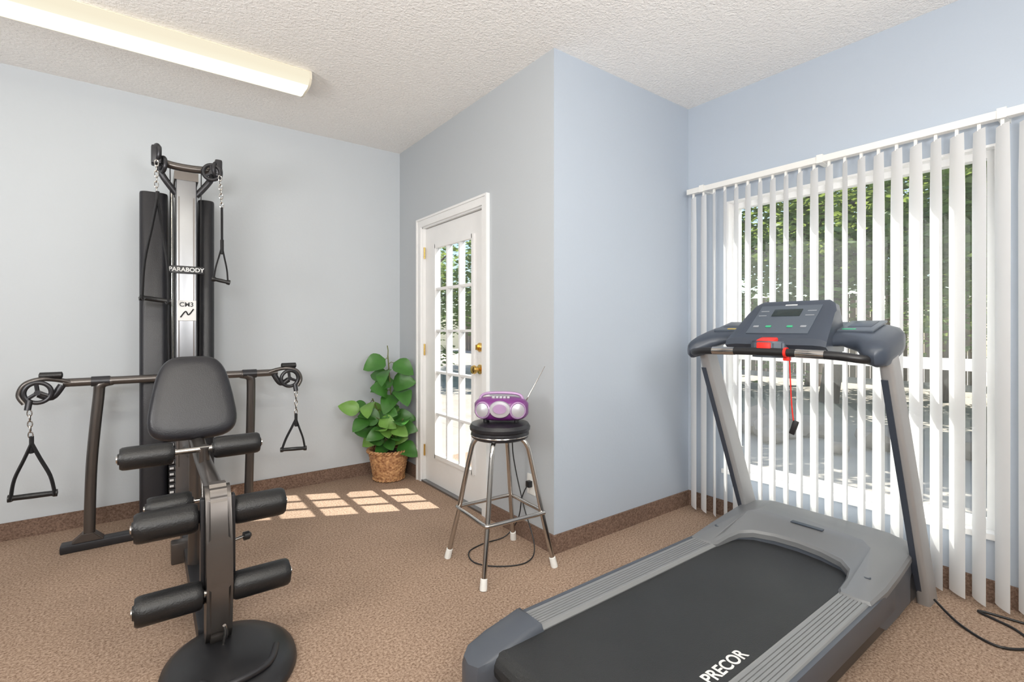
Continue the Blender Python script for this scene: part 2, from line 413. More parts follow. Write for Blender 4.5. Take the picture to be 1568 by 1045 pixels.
hump=[(max(x,2.50)+0.0,min(max(yy,YT-0.27),YT+0.27)) for x,yy in i2]
hump=[(min(x,2.75),yy) for x,yy in hump]
hump2=[(2.63+(x-2.63)*0.75,YT+(yy-YT)*0.85) for x,yy in hump]
loft('hood_skirt',[hr(i0,lambda x,yy:0.045 if x>2.3 else 0.12),hr(i0,lambda x,yy:zt(x,yy)-0.03)],M_tcap,TM,angle=30)
loft('hood',[hr(outl,lambda x,yy:zt(x,yy)-0.038),hr(outl,lambda x,yy:zt(x,yy)-0.016),hr(i1,lambda x,yy:zt(x,yy)-0.005),hr(i2,zt),
   hr(hump,lambda x,yy:0.272),hr(hump2,lambda x,yy:0.285)],M_tgrey,TM,angle=30)
obox('hood_badge',(2.52,YT-0.01,0.281),(0.035,0.14,0.004),Matrix.Rotation(math.radians(-2),3,'Y'),M_tdark,TM,0.0015)
bm=bmesh.new()
for yy in (-0.32,0.32): bm_lathe(bm,[(0.012,0.0),(0.012,0.003)],(2.30,YT+yy,0.224),(0,0,1),14)
finish('hood_screws',bm,M_tdark,TM)
def upright(name,yc,s):
    rings=[]
    for (x,z,w,tk) in ((2.80,0.0,0.13,0.05),(2.76,0.09,0.125,0.05),(2.55,0.55,0.115,0.05),(2.33,1.02,0.105,0.048),(2.285,1.12,0.10,0.045)):
        rr=rrect(0,0,w,tk,0.014,3)
        rings.append([(x+a,yc+b,z) for a,b in rr])
    loft(name,rings,M_tlight,TM)
    rings=[]
    for (x,z,w) in ((2.735,0.03,0.012),(2.70,0.09,0.012),(2.493,0.55,0.012),(2.278,1.02,0.012)):
        rings.append([(x-w/2,yc-0.002,z),(x+w,yc-0.002,z),(x+w,yc+0.020,z),(x-w/2,yc+0.020,z)])
    loft(name+'_edge',rings,M_tdark,TM)
upright('upright_right',0.638,-1); upright('upright_left',1.40,1)
# console
SH=0.075
def cring(yy,x0,x1,z0,z1):
    pts=[]
    n=20
    for k in range(n):
        a=2*math.pi*k/n
        ca,sa=math.cos(a),math.sin(a)
        px=math.copysign(abs(ca)**0.55,ca); pz=math.copysign(abs(sa)**0.6,sa)
        x=(x0+x1)/2+px*(x1-x0)/2
        pts.append((x,YT+yy,(z0+z1)/2+pz*(z1-z0)/2+SH*max(0,(x-2.17)/0.30)))
    return pts
half=[(0.418,2.23,2.37,1.09,1.13),(0.410,2.18,2.43,1.065,1.15),(0.385,2.155,2.47,1.06,1.165),(0.35,2.16,2.49,1.07,1.17),(0.31,2.22,2.50,1.10,1.172),(0.25,2.245,2.51,1.115,1.175),(0.18,2.245,2.51,1.115,1.175),(0.10,2.22,2.51,1.11,1.18)]
rings=[cring(-a,*r) for a,*r in half]+[cring(a,*r) for a,*r in reversed(half)]
loft('console_wings',rings,M_tdark,TM,angle=50)
ws=math.atan2(SH,0.30); RW=Matrix.Rotation(-ws,3,'Y')
def onw(x,yy,off): return (x,YT+yy,1.1745+SH*(x-2.17)/0.30+off)
for s,nm in ((1,'left'),(-1,'right')):
    obox('console_tray_'+nm,onw(2.385,s*0.275,0.0),(0.17,0.13,0.010),RW,M_tpanel,TM,0.004)
    obox('tray_recess_'+nm,onw(2.40,s*0.275,0.003),(0.10,0.085,0.008),RW,M_tdark,TM,0.003)
    obox('tray_buttons_'+nm,onw(2.318,s*0.25,0.005),(0.010,0.05,0.005),RW,M_yellow if s>0 else M_green,TM,0.002)
def podring(yy,sc):
    P=[(2.20,1.115),(2.155,1.15),(2.165,1.178),(2.36,1.333),(2.385,1.345),(2.43,1.335),(2.50,1.20),(2.48,1.12)]
    return [(x if i<3 else 2.16+(x-2.16)*sc,YT-0.015+yy*(1.0 if i<3 else 0.88),1.12+(z-1.12)*sc) for i,(x,z) in enumerate(P)]
loft('display_pod',[podring(-0.210,0.78),podring(-0.19,0.93),podring(-0.16,1.0),podring(0.16,1.0),podring(0.19,0.93),podring(0.210,0.78)],M_tdark,TM,angle=30)
tilt=math.atan2(1.333-1.178,2.36-2.165)
R=Matrix.Rotation(-tilt,3,'Y')
def onpod(u,v,off=0.0):
    p=Vector((2.165+(2.36-2.165)*u,YT-0.015+v,1.178+(1.333-1.178)*u)); n=Vector((-math.sin(tilt),0,math.cos(tilt))); return p+n*off
obox('display_panel',onpod(0.52,0,0.0015),(0.20,0.26,0.004),R,M_tpanel,TM,0.001)
obox('display_screen',onpod(0.70,0,0.004),(0.05,0.12,0.004),R,M_lcd,TM,0.001)
for v in (-0.045,0.045,-0.10,0.10):
    obox('button',onpod(0.30,v,0.005),(0.012,0.024,0.004),R,M_green if abs(v)<0.08 else M_greyprint,TM,0.002)
for v in (-0.10,0.10):
    for u in (0.62,0.75): obox('label',onpod(u,v,0.004),(0.005,0.035,0.002),R,M_greyprint,TM)
obox('brand_label',onpod(0.93,0,0.004),(0.006,0.05,0.002),R,M_whiteprint,TM)
prism('stop_nose',[(2.25,-0.085),(2.14,-0.07),(2.115,-0.035),(2.115,0.035),(2.14,0.07),(2.25,0.085)],'z',1.095,1.165,M_tpanel,TM,0.008)
bpy.data.objects['stop_nose'].location=(0,YT,0)
obox('stop_button',(2.158,YT,1.168),(0.068,0.078,0.020),Matrix.Rotation(math.radians(-14),3,'Y'),M_red,TM,0.009)
obox('stop_button_front',(2.118,YT,1.140),(0.012,0.060,0.040),Matrix.Identity(3),M_red,TM,0.005)
tube('handlebar',[(2.26,YT+0.37,1.10),(2.19,YT+0.365,1.10),(2.14,YT+0.34,1.105),(2.12,YT+0.25,1.115),(2.12,YT,1.12),(2.12,YT-0.25,1.115),(2.14,YT-0.34,1.105),(2.19,YT-0.365,1.10),(2.26,YT-0.37,1.10)],0.017,M_black,TM,14,6)
for s,nm in ((1,'left'),(-1,'right')):
    tube('pulse_sensor_'+nm,[(2.12,YT+s*0.13,1.118),(2.12,YT+s*0.19,1.117),(2.12,YT+s*0.235,1.116)],0.0185,M_chrome,TM,14)
tube('bar_collar',[(2.12,YT-0.095,1.119),(2.12,YT-0.085,1.119)],0.022,M_red,TM,14)
tube('safety_cord',[(2.15,YT-0.09,1.10),(2.155,YT-0.092,1.0),(2.16,YT-0.095,0.9),(2.165,YT-0.10,0.83)],0.0028,M_red,TM,8,6)
obox('safety_key',(2.13,YT-0.09,1.10),(0.022,0.026,0.030),Matrix.Identity(3),M_red,TM,0.004)
obox('safety_clip',(2.165,YT-0.102,0.805),(0.014,0.022,0.06),Matrix.Rotation(0.3,3,'X'),M_black,TM,0.004)
mw=Matrix.Translation((1.435,0.815,0.1725))
text_obj('belt_lettering','PRECOR',0.058,mw,M_whiteprint,TM,0.0003)
tube('power_cord',[(2.74,0.60,0.04),(2.66,0.50,0.008),(2.60,0.38,0.006),(2.70,0.30,0.006),(2.80,0.36,0.006),(2.86,0.48,0.006),(2.90,0.30,0.006),(2.985,0.1,0.006)],0.005,M_black,TM,8,8)

# ---------------------------------------------------------------- bar stool
ST=empty('bar_stool',(1.474,2.08,0)); sc=Vector((1.474,2.075,0))
Rz=Matrix.Rotation(math.radians(-4),3,'Z')
def sp(x,y,z): return tuple(sc+Rz@Vector((x,y,z)))
for i,(sx,sy) in enumerate(((-1,-1),(1,-1),(1,1),(-1,1))):
    tube('leg_%d'%(i+1),[sp(sx*0.205,sy*0.19,0.02),sp(sx*0.165,sy*0.153,0.25),sp(sx*0.118,sy*0.110,0.55),sp(sx*0.102,sy*0.096,0.62),sp(sx*0.075,sy*0.07,0.652),sp(sx*0.03,sy*0.028,0.658)],0.0125,M_chrome,ST,14,8)
    lathe('foot_tip_%d'%(i+1),[(0.012,0),(0.017,0.0),(0.018,0.01),(0.0165,0.05),(0.013,0.052)],sp(sx*0.2085,sy*0.1935,0.0),Vector((-sx*0.18,-sy*0.165,1)),M_white,ST,16)
rg=[sp(sx*0.172,sy*0.160,0.275) for sx,sy in ((-1,-1),(1,-1),(1,1),(-1,1))]
rp=[]
for i in range(4):
    a=Vector(rg[i]);b=Vector(rg[(i+1)%4]);rp+=[a.lerp(b,0.07),a.lerp(b,0.5),a.lerp(b,0.93)]
tube('foot_ring',rp,0.0105,M_chrome,ST,12,5,True)
lathe('seat',[(0.02,0.652),(0.138,0.652),(0.148,0.66),(0.151,0.675),(0.149,0.69),(0.156,0.697),(0.158,0.712),(0.148,0.728),(0.12,0.735),(0.02,0.737)],(sc.x,sc.y,0),(0,0,1),M_vinyl,ST,48)
lathe('seat_band',[(0.1515,0.668),(0.1525,0.671),(0.1515,0.674)],(sc.x,sc.y,0),(0,0,1),M_chrome,ST,48)

# ---------------------------------------------------------------- boombox
BB=empty('boombox',(1.474,2.075,0.737))
Rb=Matrix.Rotation(math.radians(-41),4,'Z'); Mb=Matrix.Translation((1.48,2.07,0.736))@Rb
def bb(name,bm,mt,angle=40):
    bmesh.ops.transform(bm,matrix=Mb,verts=bm.verts[:]); return finish(name,bm,mt,BB,angle=angle)
bm=bmesh.new()
rings=[]
for i in range(-10,11):
    t=i/10; x=t*0.140
    f=(1-abs(t)**3.2)**0.45 if abs(t)<1 else 0.12
    f=max(f,0.15); ring=[]
    for k in range(28):
        a=2*math.pi*k/28; ca,sa=math.cos(a),math.sin(a)
        yy=math.copysign(abs(ca)**0.8,ca)*0.085*f
        zz=0.068+math.copysign(abs(sa)**0.75,sa)*0.062*(0.35+0.65*f)
        ring.append(bm.verts.new((x,yy,zz)))
    rings.append(ring)
for a,b in zip(rings,rings[1:]):
    for k in range(28): bm.faces.new((a[k],a[(k+1)%28],b[(k+1)%28],b[k]))
bm.faces.new(rings[0]); bm.faces.new(rings[-1])
bb('body',bm,M_purple)
bm=bmesh.new()
for s in (-1,1):
    bm_lathe(bm,[(0.043,0),(0.043,0.010),(0.038,0.014),(0.035,0.010),(0.02,0.006)],(s*0.087,-0.066,0.068),(s*0.35,-1,0.05),28)
bb('speaker_rings',bm,M_lav)
bm=bmesh.new()
for s in (-1,1): bm_lathe(bm,[(0.034,0.004),(0.034,0.013),(0.015,0.017),(0.002,0.018)],(s*0.087,-0.066,0.068),(s*0.35,-1,0.05),24)
bb('speaker_cones',bm,M_silverp)
bm=bmesh.new()
bm_lathe(bm,[(1,0),(1,0.010),(0.93,0.016),(0.1,0.02)],(0,0,0),(0,-1,0),36)
for v in bm.verts: v.co=Vector((v.co.x*0.055,v.co.y*1.0-0.078,v.co.z*0.043+0.074))
bb('front_panel',bm,M_silverp)
bm=bmesh.new()
bm_lathe(bm,[(1,0),(1,0.004)],(0,0,0),(0,-1,0),30)
for v in bm.verts: v.co=Vector((v.co.x*0.034,v.co.y-0.097,v.co.z*0.024+0.078))
bb('tuning_window',bm,M_lav)
bm=bmesh.new()
bm_tube(bm,catmull([(-0.115,0,0.075),(-0.112,0,0.115),(-0.085,0,0.142),(0,0,0.148),(0.085,0,0.142),(0.112,0,0.115),(0.115,0,0.075)],6),0.008,10)
bb('handle',bm,M_lav)
bm=bmesh.new()
for k in range(5): bm_box(bm,(-0.045+k*0.019,-0.045,0.124),(-0.03+k*0.019,-0.02,0.134),0.002)
bb('buttons',bm,M_silverp)
bm=bmesh.new()
bm_lathe(bm,[(0.004,0.0),(0.004,0.01)],(0.11,0.02,0.07),(0,0,1),8)
bm_tube(bm,[(0.115,0.03,0.08),(0.125,0.03,0.10),(0.225,0.04,0.285)],[0.004,0.0035,0.002],8)
bb('antenna',bm,M_chrome)
bm=bmesh.new()
for (x,yy) in ((-0.08,-0.03),(0.08,-0.03),(-0.08,0.03),(0.08,0.03)): bm_lathe(bm,[(0.012,0.0),(0.012,0.014)],(x,yy,0.001),(0,0,1),12)
bb('feet',bm,M_black)
tube('power_cord',[(1.54,2.12,0.78),(1.60,2.17,0.76),(1.645,2.20,0.70),(1.655,2.20,0.5),(1.67,2.13,0.25),(1.66,2.02,0.06),(1.58,1.98,0.008),(1.44,2.03,0.006),(1.36,2.14,0.006),(1.40,2.26,0.006),(1.52,2.30,0.006),(1.66,2.28,0.02),(1.72,2.24,0.12),(1.71,2.19,0.26),(1.735,2.17,0.33)],0.0035,M_black,BB,8,8)
OU=empty('wall_outlet',(XB,2.17,0.33))
box('plate',(XB-0.007,2.135,0.27),(XB,2.205,0.385),M_white,OU,0.002)
box('plug',(XB-0.035,2.155,0.315),(XB-0.007,2.185,0.35),M_black,OU,0.004)

# ---------------------------------------------------------------- potted plant
PP=empty('potted_plant',(1.575,3.77,0)); pc=Vector((1.575,3.775,0))
bm=bmesh.new()
nr=17; ns=72
rings=[]
for j in range(nr*3+1):
    t=j/(nr*3); z=0.006+0.225*t; r=0.118+0.040*t
    ph=(j//3)%2
    ring=[]
    for k in range(ns):
        w=math.sin(math.pi*(k/2.0)+ph*math.pi+0.5) ; bulge=[0,1,0.8][j%3]
        rr=r+0.0045*w*bulge+0.0025*bulge
        a=2*math.pi*k/ns; ring.append(bm.verts.new((pc.x+rr*math.cos(a),pc.y+rr*math.sin(a),z)))
    rings.append(ring)
for a,b in zip(rings,rings[1:]):
    for k in range(ns): bm.faces.new((a[k],a[(k+1)%ns],b[(k+1)%ns],b[k]))
bm.faces.new(rings[0])
finish('basket',bm,M_wicker,PP,angle=60)
bm=bmesh.new()
for off in (0,math.pi):
    pts=[]
    for k in range(180):
        a=2*math.pi*k/180; b=a*18+off
        pts.append((pc.x+(0.162+0.008*math.cos(b))*math.cos(a),pc.y+(0.162+0.008*math.cos(b))*math.sin(a),0.236+0.008*math.sin(b)))
    bm_tube(bm,pts,0.008,8,True)
for off in (0,math.pi):
    pts=[]
    for k in range(140):
        a=2*math.pi*k/140; b=a*14+off
        pts.append((pc.x+(0.121+0.005*math.cos(b))*math.cos(a),pc.y+(0.121+0.005*math.cos(b))*math.sin(a),0.013+0.005*math.sin(b)))
    bm_tube(bm,pts,0.006,8,True)
finish('basket_rim',bm,M_wicker,PP,angle=60)
lathe('soil',[(0.15,0.2),(0.15,0.21),(0.05,0.222)],(pc.x,pc.y,0),(0,0,1),M_soil,PP)
bmD=bmesh.new(); bmL=bmesh.new(); bmS=bmesh.new()
def leaf(bm,base,d,up,L,Wd,droop=0.3):
    d=Vector(d).normalized(); s=d.cross(Vector(up)).normalized(); n=s.cross(d).normalized()
    rows=[]; N_=9
    for i in range(N_):
        t=i/(N_-1)
        w=Wd*0.5*(math.sin(math.pi*min(1,t**0.75))**0.75 if 0<t<1 else 0.03)
        c=Vector(base)+d*(L*t)-n*(droop*L*t*t)
        row=[]
        for q in (-1,-0.55,0,0.55,1):
            wav=0.05*Wd*math.sin(t*9+q*3)
            row.append(bm.verts.new(c+s*(w*q)+n*(abs(q)*w*0.28+wav*abs(q))))
        rows.append(row)
    for a,b in zip(rows,rows[1:]):
        for k in range(4): bm.faces.new((a[k],a[k+1],b[k+1],b[k]))
rnd=random.Random(11)
def keep(p):
    p.x=min(p.x,XB-0.10); p.y=min(p.y,YA-0.10); return p
def stem_with(top,n,z0,Lr,light=0.4,rad=0.10):
    base=pc+Vector((rnd.uniform(-0.05,0.05),rnd.uniform(-0.05,0.05),0.2))
    mid=base.lerp(Vector(top),0.5)+Vector((rnd.uniform(-0.03,0.03),rnd.uniform(-0.03,0.03),0))
    path=catmull([base,mid,Vector(top)],8)
    bm_tube(bmS,path,0.005,6)
    for i in range(n):
        t=z0+(1-z0)*(i+0.5)/n; p=path[min(len(path)-1,int(t*(len(path)-1)))]
        a=i*2.4+rnd.uniform(-0.5,0.5)
        dv=Vector((math.cos(a)-0.55,math.sin(a)-0.55,rnd.uniform(-0.1,0.7))).normalized()
        q=p+dv*rad*rnd.uniform(0.4,1.0)
        q=keep(q)
        bm_tube(bmS,[p,p.lerp(q,0.5)+Vector((0,0,0.012)),q],0.003,5)
        L=rnd.uniform(*Lr); dd=Vector((dv.x,dv.y,rnd.uniform(-0.5,0.35)))
        tip=q+dd.normalized()*L
        if tip.x>XB-0.03 or tip.y>YA-0.03: dd=Vector((-abs(dd.x)-0.2 if tip.x>XB-0.03 else dd.x,-abs(dd.y)-0.2 if tip.y>YA-0.03 else dd.y,dd.z))
        up=Vector((-0.55+rnd.uniform(-0.4,0.4),-0.75+rnd.uniform(-0.4,0.4),0.55))
        leaf(bmL if rnd.random()<light else bmD,q,dd,up,L,L*rnd.uniform(0.70,0.88),rnd.uniform(0.1,0.4))
stem_with((1.56,3.76,1.0),10,0.38,(0.16,0.20),0.1,0.05)
stem_with((1.65,3.74,0.80),7,0.35,(0.15,0.20),0.15,0.05)
stem_with((1.44,3.78,0.66),8,0.3,(0.15,0.19),0.6,0.09)
stem_with((1.38,3.71,0.57),7,0.35,(0.14,0.18),0.6,0.08)
stem_with((1.52,3.64,0.50),7,0.25,(0.14,0.19),0.35,0.08)
stem_with((1.63,3.62,0.50),8,0.25,(0.14,0.18),0.25,0.06)
bm_tube(bmS,[(1.56,3.76,0.98),(1.565,3.765,1.04),(1.56,3.77,1.08)],0.004,6)
for nm,b_,m_ in (('leaves_dark',bmD,M_leaf),('leaves_light',bmL,M_leafl),('stems',bmS,M_stem)): finish(nm,b_,m_,PP,angle=80)

# ---------------------------------------------------------------- multi gym
G=empty('multi_station_gym_machine',(0.15,3.2,0))
def shroud(name,x0,x1,y0,y1,z0,z1,rf=0.42):
    pl=rrect((x0+x1)/2,(y0+y1)/2,x1-x0,y1-y0,min(x1-x0,y1-y0)*rf,5)
    cx,cy=(x0+x1)/2,(y0+y1)/2
    r=lambda f,z:[(cx+(a-cx)*f,cy+(b-cy)*f,z) for a,b in pl]
    loft(name,[r(1,z0),r(1,z1-0.015),r(0.97,z1-0.004),r(0.9,z1)],M_vinyl,G)
shroud('shroud_left',-0.035,0.105,3.62,3.93,0.05,2.04,0.25)
shroud('shroud_right',0.262,0.352,3.66,3.93,0.05,2.04)
box('stack_back',(0.08,3.88,0.05),(0.29,3.92,1.0),M_black,G)
bm=bmesh.new()
for i in range(16): bm_box(bm,(0.107,3.60,0.14+i*0.036),(0.255,3.76,0.14+i*0.036+0.032),0.002)
finish('weight_plates',bm,M_dkmet,G)
bm=bmesh.new()
for i in range(16): bm_box(bm,(0.112,3.597,0.15+i*0.036),(0.132,3.601,0.15+i*0.036+0.012))
finish('plate_labels',bm,M_whiteprint,G,smooth=False)
for i,x in enumerate((0.125,0.245)): tube('guide_rod_%d'%i,[(x,3.68,0.05),(x,3.68,2.06)],0.011,M_chrome,G,12)
box('column',(0.137,3.49,0.03),(0.243,3.57,2.13),M_steel,G,0.012,3)
boxes('column_grooves',[((0.150,3.487,0.4),(0.156,3.491,2.0)),((0.224,3.487,0.4),(0.230,3.491,2.0))],M_gun,G)
loft('column_cap',[[(0.13,3.485,2.10),(0.25,3.485,2.10),(0.25,3.9,2.08),(0.13,3.9,2.08)],[(0.13,3.485,2.15),(0.25,3.485,2.15),(0.25,3.9,2.12),(0.13,3.9,2.12)]],M_gun,G)
box('name_plate',(0.105,3.478,1.545),(0.275,3.487,1.59),M_black,G,0.003)
RX=Matrix.Rotation(math.radians(90),4,'X')
text_obj('name_lettering','PARABODY',0.034,Matrix.Translation((0.19,3.477,1.567))@RX,M_whiteprint,G,0.0005)
box('spec_plate',(0.145,3.480,1.265),(0.238,3.488,1.385),M_whiteprint,G,0.002)
text_obj('spec_lettering','CM3',0.036,Matrix.Translation((0.19,3.479,1.36))@RX,M_black,G,0.0005)
bm=bmesh.new(); bm_tube(bm,catmull([(0.16,3.478,1.285),(0.185,3.478,1.32),(0.20,3.478,1.30),(0.225,3.478,1.335)],6),0.004,6)
finish('spec_logo',bm,M_black,G)
tube('top_bar',[(0.06,3.50,2.19),(0.14,3.49,2.175),(0.24,3.49,2.175),(0.35,3.50,2.19)],0.022,M_gun,G,14,5)
tube('top_brace_left',[(0.14,3.52,2.02),(0.07,3.5,2.12),(0.05,3.5,2.21)],0.018,M_dkmet,G,12,5)
tube('top_brace_right',[(0.24,3.52,2.02),(0.31,3.5,2.12),(0.34,3.5,2.21)],0.018,M_dkmet,G,12,5)
def pulley(name,c,r,axis=(0,1,0),th=0.022):
    bm=bmesh.new(); u,v,d=basis(axis); c=Vector(c)
    ring=[c+(u*math.cos(a)+v*math.sin(a))*r for a in [2*math.pi*i/32 for i in range(32)]]
    bm_tube(bm,ring,th/2,10,True)
    bm_lathe(bm,[(r*0.26,-th*0.55),(r*0.26,th*0.55)],c,d,16)
    for k in range(3):
        a=2*math.pi*k/3+0.4; e=u*math.cos(a)+v*math.sin(a)
        bm_tube(bm,[c+e*r*0.15,c+e*r*0.95],th*0.42,8)
    return finish(name,bm,M_dkmet,G)
def chain(name,a,b):
    bm=bmesh.new(); a=Vector(a); b=Vector(b); n=max(2,int((b-a).length/0.026)); d=(b-a).normalized()
    for i in range(n):
        c=a.lerp(b,(i+0.5)/n); u,v,_=basis(d); s=u if i%2 else v
        L=(b-a).length/n*0.62
        pts=[c+d*L*math.cos(t)+s*0.009*math.sin(t) for t in [2*math.pi*k/12 for k in range(12)]]
        bm_tube(bm,pts,0.0032,6,True)
    return finish(name,bm,M_chrome,G)
def d_handle(name,apex,g0,g1,gr=0.014,sw=0.016,bow=0.014):
    apex=Vector(apex);g0=Vector(g0);g1=Vector(g1)
    bm=bmesh.new(); mid=(g0+g1)/2
    for g in (g0,g1):
        o=(g-mid).normalized()*bow
        pts=catmull([apex,apex.lerp(g,0.3)+o*0.4,apex.lerp(g,0.65)+o,g+Vector((0,0,0.01)),g],4)
        bm_tube(bm,pts,sw,8,sx=1,sy=0.3)
    bm_tube(bm,[apex+Vector((0,0,0.035)),apex+Vector((0,0,-0.05))],0.019,8,sx=1,sy=0.5)
    finish(name+'_straps',bm,M_strap,G)
    d=(g1-g0).normalized(); LL=(g1-g0).length
    lathe(name+'_grip',[(0.006,-0.014),(gr*1.25,-0.012),(gr*1.25,0.002),(gr*0.9,0.01),(gr*0.98,LL*0.5),(gr*0.9,LL-0.01),(gr*1.25,LL-0.002),(gr*1.25,LL+0.012),(0.006,LL+0.014)],g0,d,M_foam,G,16)
pulley('top_pulley_left',(0.045,3.46,2.225),0.045,(1,0.3,0))
pulley('top_pulley_left_rear',(0.075,3.46,2.165),0.04,(1,0.3,0))
pulley('top_pulley_right',(0.345,3.46,2.18),0.045,(1,-0.6,0))
pulley('top_pulley_right_front',(0.315,3.44,2.16),0.045,(0.3,1,0))
box('top_housing_left',(0.02,3.43,2.16),(0.07,3.52,2.265),M_dkmet,G,0.012)
box('top_housing_right',(0.33,3.43,2.15),(0.37,3.52,2.245),M_dkmet,G,0.012)
chain('top_chain_left',(0.045,3.42,2.17),(0.045,3.42,1.99))
chain('top_chain_right',(0.355,3.42,2.14),(0.365,3.42,1.95))
d_handle('top_handle_left',(0.050,3.42,1.96),(-0.02,3.40,1.39),(0.10,3.42,1.375),0.014,0.024)
tube('top_strap_right',[(0.365,3.42,1.95),(0.366,3.42,1.70)],0.019,M_strap,G,8,sx=1,sy=0.35)
d_handle('top_handle_right',(0.366,3.42,1.72),(0.325,3.42,1.515),(0.395,3.41,1.50),0.012,0.015,0.006)
bm=bmesh.new()
bm_tube(bm,[(0.11,3.49,2.17),(0.122,3.58,0.75)],0.003,6)
bm_tube(bm,[(0.265,3.49,2.17),(0.262,3.58,0.95)],0.003,6)
finish('cables',bm,M_strap,G)
tube('cross_arm',[(-0.36,3.56,0.925),(0.70,3.56,0.925)],0.023,M_gun,G,16)
for s,xp,xt,nm in ((-1,-0.255,-0.215,'left'),(1,0.53,0.545,'right')):
    tube('post_'+nm,[(xt-s*0.06,3.56,0.925),(xt-s*0.01,3.56,0.905),(xt,3.565,0.83),(xp+0.01,3.575,0.45),(xp,3.58,0.03)],0.026,M_gun,G,16,6)
    tube('arm_collar_'+nm,[(xt-s*0.05,3.56,0.925),(xt+s*0.03,3.56,0.925)],0.028,M_dkmet,G,16)
boxes('floor_crossbar',[((-0.375,3.545,0.0),(0.66,3.625,0.045))],M_dkmet,G,0.01)
prism('foot_gusset',[(-0.33,0.045),(-0.19,0.045),(-0.235,0.09),(-0.28,0.09)],'y',3.55,3.62,M_gun,G,0.004)
def arm_end(nm,s,px,pz):
    pulley('arm_pulley_'+nm,(px,3.50,pz),0.052)
    tube('arm_bracket_'+nm,[(px-s*0.13,3.555,0.925),(px-s*0.07,3.54,0.945),(px-s*0.01,3.52,pz+0.068),(px+s*0.05,3.515,pz+0.045),(px+s*0.072,3.515,pz-0.01),(px+s*0.05,3.51,pz-0.055)],0.016,M_gun,G,10,6,sx=1.0,sy=0.8)
    tube('arm_plate_'+nm,[(px-s*0.09,3.535,0.915),(px-s*0.05,3.53,pz-0.03),(px,3.53,pz-0.01)],0.018,M_dkmet,G,10,5)
    lathe('arm_knob_'+nm,[(0.01,0),(0.018,0.004),(0.018,0.09),(0.01,0.094)],(px-0.047 if s>0 else px-0.0,3.53,pz+0.085),(1,0,0),M_foam,G,16)
    tube('arm_swivel_'+nm,[(px+s*0.03,3.49,pz-0.04),(px+s*0.035,3.48,pz-0.085)],0.014,M_dkmet,G,10)
arm_end('left',-1,-0.452,0.885); arm_end('right',1,0.765,0.885)
chain('arm_chain_left',(-0.480,3.48,0.80),(-0.475,3.48,0.66))
d_handle('arm_handle_left',(-0.472,3.48,0.63),(-0.545,3.47,0.365),(-0.385,3.47,0.36),0.015,0.026)
chain('arm_chain_right',(0.80,3.48,0.80),(0.80,3.48,0.645))
d_handle('arm_handle_right',(0.80,3.48,0.615),(0.72,3.50,0.415),(0.85,3.46,0.415),0.013,0.018,0.008)
box('floor_beam',(0.155,2.2,0.01),(0.225,3.55,0.075),M_dkmet,G,0.01)
boxes('beam_foot',[((0.10,3.05,0.0),(0.25,3.12,0.11)),((0.215,3.0,0.05),(0.26,3.16,0.15))],M_gun,G,0.01)
tube('seat_post',[(0.19,2.85,0.04),(0.19,2.74,0.45),(0.185,2.70,0.76)],0.032,M_gun,G,14)
tube('seat_beam',[(0.185,2.72,0.72),(0.19,2.45,0.665),(0.21,2.15,0.60)],0.030,M_gun,G,14)
tube('seat_brace',[(0.19,2.62,0.70),(0.19,3.1,0.55),(0.19,3.5,0.50)],0.022,M_gun,G,12)
def pad_ring(off,sh):
    pts=[]; hh=0.385
    n=48
    for k in range(n):
        a=2*math.pi*k/n; ca,sa=math.cos(a),math.sin(a)
        px=math.copysign(abs(ca)**0.5,ca); py=math.copysign(abs(sa)**0.5,sa)
        t=(py+1)/2
        w=0.184-0.062*t**1.3
        pts.append((px*(w-sh),py*(hh/2-sh),off))
    return pts
prs=[pad_ring(o_,s_) for o_,s_ in ((-0.035,0.02),(-0.03,0.008),(-0.015,0.0),(0.01,0.0),(0.026,0.006),(0.034,0.018),(0.038,0.05),(0.040,0.09))]
bm=bmesh.new()
RR=[[bm.verts.new(p) for p in r] for r in prs]
for a,b in zip(RR,RR[1:]):
    for i in range(48): bm.faces.new((a[i],a[(i+1)%48],b[(i+1)%48],b[i]))
bm.faces.new(RR[0]); bm.faces.new(RR[-1])
lean=math.radians(18)
Mp=Matrix.Translation((0.172,2.68,0.903))@Matrix.Rotation(math.radians(90)-lean,4,'X')
bmesh.ops.transform(bm,matrix=Mp,verts=bm.verts[:])
finish('seat_pad',bm,M_vinyl,G,angle=60)
def roller(name,x0,x1,y,z,r):
    L=x1-x0
    lathe(name,[(r*0.3,-0.006),(r*0.45,-0.006),(r*0.5,0.0),(r*0.86,0.0),(r*0.97,0.008),(r,0.022),(r,L-0.022),(r*0.97,L-0.008),(r*0.86,L),(r*0.5,L),(r*0.45,L+0.006),(r*0.3,L+0.006)],(x0,y,z),(1,0,0),M_foam,G,36)
    lathe(name+'_cap',[(0.004,-0.012),(0.014,-0.010),(0.014,0.0)],(x0,y,z),(1,0,0),M_chrome,G,16)
    lathe(name+'_cap2',[(0.014,0.0),(0.014,0.010),(0.004,0.012)],(x1,y,z),(1,0,0),M_chrome,G,16)
roller('roller_top_left',-0.082,0.085,2.36,0.725,0.044)
roller('roller_top_right',0.222,0.392,2.36,0.725,0.044)
roller('roller_mid_left',-0.036,0.150,2.13,0.525,0.053)
roller('roller_mid_right',0.266,0.444,2.13,0.525,0.053)
roller('roller_rear_left',0.00,0.15,2.42,0.50,0.045)
roller('roller_low_left',-0.033,0.158,2.06,0.268,0.050)
roller('roller_low_right',0.254,0.446,2.06,0.268,0.050)
for n,(y_,z_) in enumerate(((2.36,0.725),(2.13,0.525),(2.06,0.268))): tube('roller_axle_%d'%n,[(-0.03,y_,z_),(0.40,y_,z_)],0.012,M_chrome,G,12)
